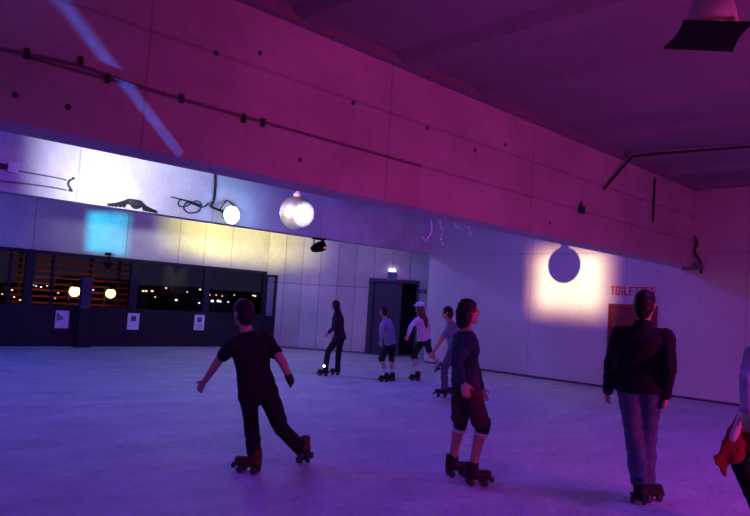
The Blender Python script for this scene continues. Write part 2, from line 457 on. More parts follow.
street_lamp(105, 293, 36, 'bright orange street lamp glowing behind the slats, right of the two')
# far buildings with lit windows: pixel position -> where it stands at its own distance
def far_building(x0, x1, ytop, Y, lights, label):
    p0, p1 = hit(x0, ytop, 1, Y), hit(x1, ytop, 1, Y)
    t = empty('far_building', (p0.x, Y, -.3), 0, label=label, cat='building')
    bm = bmesh.new(); bbox(bm, 0, p1.x - p0.x, 0, 8, 0, p0.z + .3)
    n = 4
    for k in range(n): bbox(bm, (p1.x - p0.x) * (k + .1) / n, (p1.x - p0.x) * (k + .7) / n, 1, 7, p0.z + .2, p0.z + .5 + .3 * random.random())
    mesh_obj('walls', bm, MT['building'], t)
    for (x, y, s, warm) in lights:
        q = hit(x, y, 1, Y)
        bm = bmesh.new(); w = s * Y / 1000.0
        box(bm, (q.x - p0.x, -.03, q.z + .3), (w * 1.3, .12, w)); mesh_obj('lit_window', bm, MT['warmwin'] if warm else MT['coolwin'], t)
rl = [(6, 288, 2.2, 0), (12, 290, 1.6, 1), (14, 297, 1.4, 1), (25, 289, 1.3, 0), (33, 285, 1.2, 0), (36, 286, 1.1, 0), (41, 287, 1.3, 0), (47, 286, 1.2, 1), (52, 287, 1.4, 0),
      (58, 293, 1.3, 1), (55, 298, 1.4, 1), (75, 289, 1.3, 0), (72, 297, 1.5, 0), (20, 300, 1.6, 1), (28, 302, 1.6, 1), (2, 294, 1.2, 1)]
far_building(-30, 84, 284, 62, rl, 'dark far building behind slats, left of the pale post, dotted with lights')
rl = [(93, 290, 1.3, 0), (100, 281, 1.6, 1), (98, 293, 1.4, 0), (113, 289, 1.3, 0), (115, 293, 1.2, 1), (120, 293, 1.5, 0), (126, 307, 1.8, 0), (134, 287, 1.6, 1), (133, 293, 1.4, 1)]
far_building(87, 137, 280.5, 67, rl, 'dark far building right of the pale post behind the slat ends')
rl = [(143, 291, 2.2, 1), (146, 291, 2.2, 1), (152, 291, 2.4, 1), (155, 297, 1.3, 1), (166, 288, 1.4, 0), (176, 300, 2.4, 0), (187, 292, 1.2, 0), (200, 289.5, 2, 1), (199, 303, 1.8, 0),
      (207, 294, 2.6, 1), (209, 295, 2.4, 1), (212, 301, 3.2, 0), (218, 301, 3.2, 0), (220, 301.5, 2.4, 0), (216, 295, 1.3, 1), (222, 296, 1.3, 1), (228, 302, 1.5, 0), (234, 295, 1.3, 1), (255, 296, 1.8, 0), (253, 295.5, 2, 1)]
far_building(147, 300, 287.5, 58, rl, 'low dark far building with scattered windows behind the right glazing')

# ------------------------------------------------------------------ mirror ball
ball_c = hit(297, 213, 1, 8.32)
BR = .262
mb = empty('mirror_ball', ball_c, 0, label='brightly lit mirror ball hanging behind the near beam', cat='mirror ball')
def ball_mat():
    m = bpy.data.materials.new('mirror_facets'); m.use_nodes = True
    p = m.node_tree.nodes['Principled BSDF']; p.inputs['Metallic'].default_value = .92; p.inputs['Roughness'].default_value = .3
    N = m.node_tree.nodes; L = m.node_tree.links
    g = N.new('ShaderNodeNewGeometry'); r = N.new('ShaderNodeValToRGB')
    r.color_ramp.elements[0].color = (.72, .72, .78, 1); r.color_ramp.elements[1].color = (.95, .95, .97, 1)
    L.new(g.outputs['Random Per Island'], r.inputs[0]); L.new(r.outputs[0], p.inputs['Base Color'])
    return m
bm = bmesh.new()
bmesh.ops.create_uvsphere(bm, u_segments=18, v_segments=20, radius=BR * .985); core = bm
mesh_obj('core', core, MT['grey'], mb)
bm = bmesh.new()
nlat = 20
for i in range(nlat):
    th = PI * (i + .5) / nlat; n = max(4, int(round(2 * nlat * math.sin(th))))
    for k in range(n):
        ph = 2 * PI * (k + .5 * (i % 2)) / n
        d = Vector((math.sin(th) * math.cos(ph), math.sin(th) * math.sin(ph), math.cos(th)))
        u = Vector((-math.sin(ph), math.cos(ph), 0)); v = u.cross(d)
        h1 = PI * BR / nlat * .46; w1 = PI * BR * math.sin(th) / n * .94
        j = d + u * random.uniform(-.03, .03) + v * random.uniform(-.03, .03); j.normalize()
        u2 = (u - j * u.dot(j)).normalized(); v2 = u2.cross(j)
        c = d * BR
        bm.faces.new([bm.verts.new(c + u2 * (sx * w1) + v2 * (sz * h1)) for sx, sz in ((-1, -1), (1, -1), (1, 1), (-1, 1))])
bmesh.ops.recalc_face_normals(bm, faces=bm.faces[:])
mesh_obj('mirror_facets', bm, ball_mat(), mb)
bm = bmesh.new(); lathe(bm, [(0, BR - .02), (.07, BR - .015), (.075, BR + .03), (.03, BR + .06), (.04, BR + .1), (.02, BR + .13), (0, BR + .13)], 14)
mesh_obj('motor_cap', bm, mat('pale_motor', (.6, .6, .65), .4), mb, True)
bm = bmesh.new(); tube(bm, [(0, 0, BR + .1), (0, 0, ZC - .01 - ball_c.z)], .006, 6); mesh_obj('cord', bm, MT['cable'], mb)

# ------------------------------------------------------------------ moving-head lamp hung on the rear beam
p = hit(320.5, 247, 1, Y2 + .1)
ml = empty('stage_lamp', (p.x, Y2 + .17, 2.98), 0, label='small black stage lamp hanging in a yoke under the rear beam', cat='lamp')
dz_ = p.z - 2.98
bm = bmesh.new(); bbox(bm, -.16, .16, -.08, .08, -.035, .0); bevel(bm, .01); mesh_obj('mounting_plate', bm, MT['black'], ml)
bm = bmesh.new(); tube(bm, [(-.15, 0, dz_), (-.15, 0, -.06), (-.12, 0, -.03), (.12, 0, -.03), (.15, 0, -.06), (.15, 0, dz_)], .016, 8); mesh_obj('yoke', bm, MT['black'], ml)
bm = bmesh.new(); lathe(bm, [(0, -.2), (.07, -.19), (.105, -.1), (.125, .02), (.125, .14), (.105, .145), (.10, .11), (0, .10)], 20, Matrix.Translation((0, 0, dz_)) @ Matrix.Rotation(math.radians(74), 4, 'X') @ Matrix.Rotation(.25, 4, 'Y'))
hd = mesh_obj('lamp_head', bm, MT['black'], ml, True)
bm = bmesh.new(); bmesh.ops.create_uvsphere(bm, u_segments=10, v_segments=8, radius=.022, matrix=Matrix.Translation((.09, -.12, dz_ - .01))); mesh_obj('red_indicator', bm, MT['redled'], hd)

# bright lamp on the rear beam
p = hit(232, 215, 1, Y2 - .22)
bl = empty('spot_lamp', (p.x, Y2, p.z), 0, label='glaring bluish white lamp on the rear beam left of the mirror ball', cat='lamp')
bm = bmesh.new(); lathe(bm, [(0, 0), (.1, 0), (.12, -.1), (.16, -.18), (.16, -.2), (0, -.2)], 20, Matrix.Rotation(-PI / 2, 4, 'X') @ Matrix.Rotation(0, 4, 'Z'))
o = mesh_obj('housing', bm, MT['black'], bl, True); o.location = (0, -.02, 0)
for v in o.data.vertices: v.co.y = -abs(v.co.y)
bm = bmesh.new(); bmesh.ops.create_uvsphere(bm, u_segments=20, v_segments=12, radius=.185, matrix=Matrix.Translation((0, -.21, 0)) @ Matrix.Diagonal((1, .35, 1, 1))); mesh_obj('lens', bm, MT['lens'], bl, True)
bm = bmesh.new(); tube(bm, [(-.14, -.12, .0), (-.23, -.12, .1), (-.05, -.02, .29), (0, .01, .32), (.05, -.02, .29), (.23, -.12, .1), (.14, -.12, 0)], .014, 6); mesh_obj('bracket', bm, MT['black'], bl)
SPOT = Vector((p.x, Y2 - .27, p.z))

# cables and boxes on the rear beam
def P2(x, y, off=.03): return hit(x, y, 1, Y2 - off)
def cable(name, pts, r, m, label, cat, group=None):
    o0 = Vector(pts[0]); bm = bmesh.new(); tube(bm, [Vector(q) - o0 for q in pts], r, 6)
    o = mesh_obj(name, bm, m, None, True, o0); tag(o, label, cat, group); return o
def smooth_pts(pts, n=6):
    pts = [Vector(q) for q in pts]; out = []
    for i in range(len(pts) - 1):
        p0, p1, p2, p3 = pts[max(i - 1, 0)], pts[i], pts[i + 1], pts[min(i + 2, len(pts) - 1)]
        for k in range(n):
            t = k / n
            out.append(.5 * ((2 * p1) + (p2 - p0) * t + (2 * p0 - 5 * p1 + 4 * p2 - p3) * t * t + (3 * p1 - p0 - 3 * p2 + p3) * t ** 3))
    out.append(pts[-1]); return out
def px2(lst, off=.03): return smooth_pts([P2(x, y, off) for x, y in lst])
cable('power_cable', px2([(215, 168), (215.5, 185), (214, 200), (211, 206), (219, 210), (223, 211)], .02), .025, MT['cable'], 'thick dark cable dropping down the rear beam to the bright lamp', 'cable')
cable('coiled_cable', px2([(209, 203), (203, 207), (192, 202), (180, 200), (179, 206), (186, 206), (196, 201), (201, 204), (199, 211), (190, 213), (184, 209), (186, 203), (196, 203), (202, 207.5), (193, 204), (182, 199.5), (171, 197)], .012), .014, MT['cable'], 'loose dark cable coiled in loops beside the cable drop', 'cable')
cable('wall_conduit', px2([(-20, 165), (14, 170), (30, 173), (58, 178), (66, 180)], .02), .015, MT['conduit'], 'upper thin grey conduit leaving white box on rear beam', 'conduit')
cable('wall_conduit', px2([(-20, 179), (20, 183), (50, 187), (66, 190)], .02), .015, MT['conduit'], 'lower thin grey conduit along bottom of the rear beam', 'conduit')
p = P2(12, 168, 0)
jb = empty('junction_box', (p.x, Y2, p.z), 0, label='small white junction box on the left end of rear beam', cat='junction box')
bm = bmesh.new(); bbox(bm, -.085, .085, -.08, 0, -.085, .085); bevel(bm, .01); mesh_obj('lid', bm, MT['white'], jb)
bm = bmesh.new(); tube(bm, [(-.20, -.03, .0), (-.08, -.03, 0)], .045, 8); mesh_obj('plug', bm, MT['dark'], jb)
p = P2(69, 184, 0)
hk = empty('wall_hook', (p.x, Y2, p.z), 0, label='bent dark hook on white lit patch of the rear beam', cat='hook')
bm = bmesh.new(); tube(bm, smooth_pts([(.06, -.02, .11), (-.02, -.04, .05), (-.03, -.04, -.02), (.04, -.02, -.10)]), .016, 6); mesh_obj('bent_bar', bm, MT['dark'], hk)
bm = bmesh.new(); bbox(bm, .0, .06, -.03, 0, -.13, -.09); mesh_obj('fixing', bm, MT['dark'], hk)
bm = bmesh.new(); bbox(bm, .04, .08, -.03, 0, .10, .13); mesh_obj('fixing', bm, MT['dark'], hk)
# dark tubes standing in for a shadow bump on the rear beam's edge
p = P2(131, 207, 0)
cb = empty('shadow_bump', (p.x, Y2, 2.98), 0, label='dark stand-in for a shadow bump on the lower edge of the rear beam above cyan light', cat='cable')
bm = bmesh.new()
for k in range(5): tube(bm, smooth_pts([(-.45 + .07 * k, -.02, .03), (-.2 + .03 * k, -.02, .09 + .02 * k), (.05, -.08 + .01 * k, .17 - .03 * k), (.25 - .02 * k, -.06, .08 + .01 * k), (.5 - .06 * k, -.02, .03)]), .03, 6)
mesh_obj('bump_tubes', bm, MT['cable'], cb, True)
bm = bmesh.new(); bbox(bm, -.08, .14, -.1, 0, .09, .2); bevel(bm, .02); mesh_obj('bump_block', bm, MT['dark'], cb)

# ------------------------------------------------------------------ on the near beam
def PB(x, y, off=.03): return hit(x, y, 1, YB - off)
def pxb(lst, off=.03): return smooth_pts([PB(x, y, off) for x, y in lst], 3)
cable('beam_conduit', pxb([(-20, 46), (25, 54), (80, 66), (125, 82), (180, 99), (240, 116), (262, 122), (330, 141), (420, 166)], .012), .013, MT['conduit'], 'long grey conduit running along the face of the pink beam', 'conduit')
cable('beam_conduit', pxb([(30, 58), (80, 72), (110, 80), (140, 87)], .01), .010, MT['conduit'], 'short thin conduit just below the long one on pink beam', 'conduit')
cl = []
for i, (x, y) in enumerate(((26, 53), (80, 61), (107, 78), (181, 98), (243, 118), (262, 122))):
    p = PB(x, y, 0); t = empty('pipe_clamp', (p.x, YB, p.z), 0, label='small dark clamp holding the long conduit on the pink beam', cat='clamp', group='clamps on the beam conduit')
    bm = bmesh.new(); bbox(bm, -.016, .016, -.032, 0, -.045, .03); mesh_obj('strap', bm, MT['dark'], t)
    bm = bmesh.new(); tube(bm, [(0, -.03, -.034), (0, -.042, -.034)], .008, 6); mesh_obj('bolt', bm, MT['dark'], t)
nb = bpy.data.objects['near_concrete_beam']
for (x, y) in ((68, 107), (216, 53), (353, 103), (427, 128), (260, 53), (15, 95), (505, 145), (550, 223), (580, 209), (300, 160), (640, 200), (475, 150)):
    p = PB(x, y, 0); bm = bmesh.new(); tube(bm, [(0, .05, 0), (0, -.004, 0)], .024, 10)
    mesh_obj('tie_hole', bm, MT['cable'], nb, False, (p.x, YB, p.z))
bx = PB(658, 190)
cable('beam_cable', [PB(655, 178), PB(654, 200), PB(653, 222)], .018, MT['cable'], 'dark vertical cable on the beam close to the right wall', 'cable')
cable('ceiling_cable', smooth_pts([PB(604, 189, .02), PB(617, 174, .06), PB(629, 160, .1), hit(634, 156.5, 2, ZC - .04), hit(650, 154.5, 2, ZC - .04), hit(700, 150.5, 2, ZC - .04), hit(760, 146, 2, ZC - .04)], 3), .02, MT['cable'], 'dark cable crossing from beam to ceiling near the right wall', 'cable')
p = PB(580, 209, 0)
sk = empty('socket_box', (p.x, YB, p.z), 0, label='tiny dark box on the pink beam above the warm spot', cat='box')
bm = bmesh.new(); bbox(bm, -.07, .07, -.05, 0, -.07, .05); bevel(bm, .01); mesh_obj('case', bm, MT['dark'], sk)
bm = bmesh.new(); tube(bm, [(0, -.02, .05), (0, -.02, .11)], .02, 6); mesh_obj('gland', bm, MT['dark'], sk)
# corbel block at beam end
p0 = hit(700, 262, 0, XR)
cbx = empty('beam_bracket', (XR, YB + .1, 2.62), 0, label='dark bracket where the pink beam meets the right wall', cat='bracket')
bm = bmesh.new(); bbox(bm, -.08, 0, -.28, .1, -.04, .10); mesh_obj('shelf', bm, MT['conduit'], cbx)
bm = bmesh.new(); tube(bm, smooth_pts([(-.03, -.02, .75), (-.02, -.16, .55), (-.03, -.12, .35), (-.02, -.24, .12), (-.03, -.26, -.10)]), .025, 6); mesh_obj('cable', bm, MT['dark'], cbx)

# tinsel strands hung under the near beam
for i, (pts, lab) in enumerate((
        ([(431, 208), (430, 217), (432, 225), (431, 234), (426, 240), (423, 237)], 'long bright tinsel strand under beam, leftmost of the hanging strands'),
        ([(439, 212), (440, 222), (442, 232), (441, 240), (444, 246)], 'faint thin tinsel strand right of the long bright one'),
        ([(458, 214), (455, 220), (456, 226), (462, 230)], 'short curled tinsel strand under the pink beam'),
        ([(468, 220), (469, 228), (471, 236)], 'thin tinsel strand with one glint, rightmost of the hanging strands'))):
    w = smooth_pts([hit(x, y, 1, YB + .5) for x, y in pts], 4)
    top = Vector((w[0].x, YB + .2, 2.68)); w = smooth_pts([top, (top + w[0]) / 2 + Vector((0, 0, -.03))] + w, 2)
    t = empty('tinsel_strand', top, 0, label=lab, cat='tinsel', group='tinsel under the beam')
    bm = bmesh.new(); tube(bm, [q - top for q in w], .0035, 5); mesh_obj('thread', bm, MT['tinsel'], t)
    for k, q in enumerate(w):
        if k % 5 == 2 or (i == 0 and k > len(w) * .4 and k % 2):
            bm = bmesh.new(); bmesh.ops.create_icosphere(bm, subdivisions=1, radius=.016, matrix=Matrix.Translation(q - top)); mesh_obj('glinting_bead', bm, MT['tinsel'], t)

# emergency light over the door
p = on_slant(392, 274)
el = empty('emergency_light', p, srot, label='small emergency light with white lamp above the dark doorway', cat='light')
bm = bmesh.new(); bbox(bm, -.12, .12, -.07 if SY > 0 else 0, 0 if SY > 0 else .07, -.2, .06); bevel(bm, .01); mesh_obj('case', bm, mat('blue_grey', (.12, .16, .28), .6), el)
bm = bmesh.new(); bbox(bm, -.09, .09, -SY * .08 if SY > 0 else 0, 0 if SY > 0 else .08, .07, .15); mesh_obj('lamp', bm, MT['whitelight'], el)
p = on_slant(423, 291)
ub = empty('switch_box', p, srot, label='small grey wall box right of the dark doorway', cat='box')
bm = bmesh.new(); bbox(bm, -.13, .13, -.06 if SY > 0 else 0, 0 if SY > 0 else .06, -.06, .05); bevel(bm, .008); mesh_obj('case', bm, MT['conduit'], ub)
bm = bmesh.new(); bbox(bm, -.04, .04, -.07 if SY > 0 else 0, 0 if SY > 0 else .07, -.03, .02); mesh_obj('rocker', bm, MT['grey'], ub)

# pendant at top right: black square tray under a pale bell
zt = 3.3
c4 = [hit(x, y, 2, zt) for x, y in ((683, 21.5), (753, 23), (733, 52), (663, 49))]
cc = sum(c4, Vector()) / 4
pf = empty('pendant_lamp', (cc.x, cc.y, ZC - .02), 0, label='black square hanging fixture under the ceiling at top right', cat='lamp')
off = Vector((cc.x, cc.y, ZC - .02))
bm = bmesh.new()
lo = [v - off for v in c4]; cen = sum(lo, Vector()) / 4
ring = []
for sc, z in ((1.0, 0.0), (.98, .012), (.9, .018), (.5, .02)):
    rr = []
    for k in range(4):
        A_, B_ = lo[k], lo[(k + 1) % 4]
        for t in (0, .25, .5, .75):
            q = A_.lerp(B_, t); inset = 1 - .10 * math.sin(PI * t) * (1 if k in (1, 3) else .15)
            rr.append(bm.verts.new(cen + (q - cen) * sc * inset + Vector((0, 0, z))))
    ring.append(rr)
for A_, B_ in zip(ring, ring[1:]):
    for k in range(16): bm.faces.new((A_[k], A_[(k + 1) % 16], B_[(k + 1) % 16], B_[k]))
bm.faces.new(ring[0][::-1]); bm.faces.new(ring[-1])
bmesh.ops.recalc_face_normals(bm, faces=bm.faces[:])
mesh_obj('tray', bm, MT['black'], pf)
bm = bmesh.new(); bz = cen.z
bc = hit(712, 21, 2, zt + .08) - off
lathe(bm, [(0, bz + .05), (.15, bz + .05), (.13, bz + .16), (.085, bz + .30), (.06, bz + .42), (.03, bz + .5), (0, bz + .5)], 24, Matrix.Translation((bc.x, bc.y, 0)))
mesh_obj('bell', bm, mat('pale_enamel', (.7, .66, .68), .6), pf, True)
bm = bmesh.new(); tube(bm, [(bc.x, bc.y, bz + .45), (bc.x, bc.y, .0)], .012, 6); lathe(bm, [(0, -.06), (.05, -.05), (.06, -.0), (0, 0)], 12, Matrix.Translation((bc.x, bc.y, 0))); mesh_obj('stem', bm, MT['dark'], pf)
bm = bmesh.new(); bmesh.ops.create_uvsphere(bm, u_segments=8, v_segments=6, radius=.012, matrix=Matrix.Translation(hit(722, 24, 2, zt + .03) - off)); mesh_obj('indicator', bm, MT['redled'], pf)

# ------------------------------------------------------------------ people
FWD = Vector((-ROT[0, 2], -ROT[1, 2], 0)).normalized()       # away from the camera on the ground
RGT = Vector((FWD.y, -FWD.x, 0))
def heading(deg): return FWD * math.cos(math.radians(deg)) + RGT * math.sin(math.radians(deg))   # 0 away, 90 to the right

def capsule(bm, p0, r0, p1, r1, n=14, flat=False, e=1.0, lat=None):
    p0, p1 = Vector(p0), Vector(p1); u, v, d = frame_of(p1 - p0)
    if lat is not None:
        v = (Vector(lat) - d * d.dot(Vector(lat))).normalized(); u = v.cross(d)
    L = (p1 - p0).length; prof = []
    if not flat:
        for k in range(4): t = PI / 2 * k / 4; prof.append((r0 * math.sin(t), -r0 * math.cos(t)))
    else: prof.append((r0, 0))
    prof += [(r0 + (r1 - r0) * t, L * t) for t in ((0, .25, .5, .75, 1) if not flat else (.25, .5, .75, 1))]
    if not flat:
        for k in range(1, 5): t = PI / 2 * k / 4; prof.append((r1 * math.cos(t), L + r1 * math.sin(t)))
    rings = []
    for r, z in prof:
        if r < 1e-6: rings.append([bm.verts.new(p0 + d * z)])
        else: rings.append([bm.verts.new(p0 + d * z + u * math.cos(2 * PI * k / n) * r * e + v * math.sin(2 * PI * k / n) * r) for k in range(n)])
    fs = []
    for A, B in zip(rings, rings[1:]):
        for k in range(n):
            q = []
            for w in (A[k % len(A)], A[(k + 1) % len(A)], B[(k + 1) % len(B)], B[k % len(B)]):
                if w not in q: q.append(w)
            if len(q) > 2: fs.append(bm.faces.new(q))
    if len(rings[0]) > 2: fs.append(bm.faces.new(rings[0][::-1]))
    if len(rings[-1]) > 2: fs.append(bm.faces.new(rings[-1]))
    bmesh.ops.recalc_face_normals(bm, faces=fs)

def ellipsoid(bm, c, f, l, u, rf, rl, ru):
    m = Matrix((( f.x * rf, l.x * rl, u.x * ru, c[0]), (f.y * rf, l.y * rl, u.y * ru, c[1]), (f.z * rf, l.z * rl, u.z * ru, c[2]), (0, 0, 0, 1)))
    r = bmesh.ops.create_uvsphere(bm, u_segments=20, v_segments=14, radius=1, matrix=m)
    if m.to_3x3().determinant() < 0: bmesh.ops.reverse_faces(bm, faces=list({f_ for v in r['verts'] for f_ in v.link_faces}))

def loft(bm, secs, n=24):
    rings = []
    for c, l, f, w, d in secs:
        rings.append([bm.verts.new(Vector(c) + l * math.cos(2 * PI * k / n) * w + f * math.sin(2 * PI * k / n) * d) for k in range(n)])
    fs = []
    for A, B in zip(rings, rings[1:]):
        for k in range(n): fs.append(bm.faces.new((A[k], A[(k + 1) % n], B[(k + 1) % n], B[k])))
    fs.append(bm.faces.new(rings[0][::-1])); fs.append(bm.faces.new(rings[-1]))
    bmesh.ops.recalc_face_normals(bm, faces=fs)

def fuse(name, bm, m, parent, voxel=.012, smooth=4, wrinkle=0.0, wscale=9.0, origin=Vector()):
    """melt overlapping closed pieces into one continuous surface"""
    me = bpy.data.meshes.new('tmp'); bm.to_mesh(me); bm.free()
    o = bpy.data.objects.new('tmp', me); C.objects.link(o)
    r = o.modifiers.new('r', 'REMESH'); r.mode = 'VOXEL'; r.voxel_size = voxel; r.use_smooth_shade = True
    if smooth:
        s = o.modifiers.new('s', 'SMOOTH'); s.factor = .5; s.iterations = smooth
    dg = bpy.context.evaluated_depsgraph_get(); dg.update()
    out = bpy.data.meshes.new_from_object(o.evaluated_get(dg)); bpy.data.objects.remove(o); bpy.data.meshes.remove(me)
    out.name = name
    if wrinkle:
        nrm = [v.normal.copy() for v in out.vertices]
        for v, nn in zip(out.vertices, nrm):
            v.co += nn * (wrinkle * (noise.noise(Vector((v.co.x, v.co.y, v.co.z * 1.6)) * wscale) + .5 * noise.noise(v.co * wscale * 2.3)))
    for v in out.vertices: v.co -= origin
    out.materials.clear(); out.materials.append(m)
    for p in out.polygons: p.use_smooth = True; p.material_index = 0
    ob = bpy.data.objects.new(name, out); C.objects.link(ob); ob.parent = parent
    return ob

def reach(p0, px, L, sign):
    """point at distance L from p0 on the line of sight of pixel px (sign -1 nearer, +1 farther)"""
    d = ray(*px).normalized(); w = EYE - p0
    bq = w.dot(d); cq = w.dot(w) - L * L; disc = bq * bq - cq
    if disc <= 0:
        q = EYE + d * (-bq); return p0 + (q - p0).normalized() * L
    return EYE + d * (-bq + sign * math.sqrt(disc))

def knee_of(hip, ank, l1, l2, pole):
    v = ank - hip; d = min(v.length, (l1 + l2) * .999); n = v.normalized()
    x = (d * d + l1 * l1 - l2 * l2) / (2 * d); h = math.sqrt(max(l1 * l1 - x * x, 1e-6))
    pl = (pole - n * pole.dot(n)).normalized()
    return hip + n * (x * v.length / d) + pl * h

def add_hand(bm, wrist, d, palm_n, s, curl=.5, thumb_side=1):
    """palm, four unequal bent fingers and a thumb from the side of the palm"""
    d = d.normalized(); n = (palm_n - d * palm_n.dot(d)).normalized(); t = d.cross(n) * thumb_side
    capsule(bm, wrist, .026 * s, wrist + d * .075 * s, .036 * s, 10, e=.55, lat=t)
    for k, (off, ln) in enumerate(((.030, .066), (.010, .076), (-.010, .070), (-.029, .054))):
        b0 = wrist + d * .075 * s + t * off * s; p = b0; ang = 0.25 * curl
        for j in range(3):
            dd = d * math.cos(ang) + n * math.sin(ang); q = p + dd * ln * s * (.42, .32, .26)[j]
            capsule(bm, p, .0098 * s - .001 * j, q, .0092 * s - .001 * j, 8); p = q; ang += .55 * curl
    p = wrist + d * .025 * s + t * .026 * s
    for j, (aa, ln) in enumerate(((.75, .042), (.45, .034))):
        q = p + (d * math.cos(aa) + t * math.sin(aa) + n * .25).normalized() * ln * s
        capsule(bm, p, .0125 * s - .0015 * j, q, .011 * s - .0015 * j, 8); p = q

def skate(parent, base, fdir, pitch, s, bootm, origin, light=False, high=.15):
    """quad roller skate standing with the wheels at base; fdir heading, pitch toe-down angle"""
    f = Vector(fdir).normalized(); l = Vector((0, 0, 1)).cross(f).normalized()
    R3 = Matrix((f, l, Vector((0, 0, 1)))).transposed()
    Mx = Matrix.Translation(Vector(base) - origin) @ R3.to_4x4() @ Matrix.Rotation(pitch, 4, 'Y')
    bm = bmesh.new()
    X = Vector((1, 0, 0)); Y = Vector((0, 1, 0)); Z = Vector((0, 0, 1))
    loft(bm, [(Vector((-.005, 0, high * s + .06)), Y, X, .052 * s, .062 * s), (Vector((-.01, 0, .15 * s)), Y, X, .048 * s, .065 * s), (Vector((.0, 0, .12 * s)), Y, X, .044 * s, .075 * s), (Vector((.02, 0, .07)), Y, X, .038 * s, .085 * s)], 18)
    capsule(bm, Vector((-.03, 0, .105 * s)) * 1, .043 * s, Vector((.15 * s, 0, .098)), .036 * s, 12)
    bbox(bm, -.07 * s, .17 * s, -.038 * s, .038 * s, .066, .085)
    bmesh.ops.transform(bm, matrix=Mx, verts=bm.verts[:])
    sk = fuse('roller_skate', bm, bootm, parent, .009, 2)
    bm = bmesh.new(); bbox(bm, -.06 * s, .16 * s, -.025, .025, .05, .068); bbox(bm, -.03 * s, -.01 * s, -.05, .05, .03, .055); bbox(bm, .10 * s, .12 * s, -.05, .05, .03, .055)
    bmesh.ops.transform(bm, matrix=Mx, verts=bm.verts[:]); mesh_obj('chassis', bm, MT['dark'], sk)
    for xx in (-.02 * s, .11 * s):
        for yy in (-.045, .045):
            bm = bmesh.new(); tube(bm, [(xx, yy - .017, .03), (xx, yy - .012, .03), (xx, yy + .012, .03), (xx, yy + .017, .03)], [.024, .03, .03, .024], 14)
            bmesh.ops.transform(bm, matrix=Mx, verts=bm.verts[:]); mesh_obj('wheel', bm, MT['wheel'], sk, True)
    bm = bmesh.new(); tube(bm, [(.185 * s, 0, .07), (.2 * s, 0, .03)], .02, 10); bmesh.ops.transform(bm, matrix=Mx, verts=bm.verts[:]); mesh_obj('toe_stop', bm, MT['wheel'], sk)
    if light:
        bm = bmesh.new(); bmesh.ops.create_uvsphere(bm, u_segments=10, v_segments=8, radius=.028, matrix=Mx @ Matrix.Translation((.02, .05 * light, .2)))
        mesh_obj('blinking_light', bm, MT['whitelight'], sk)
    return sk

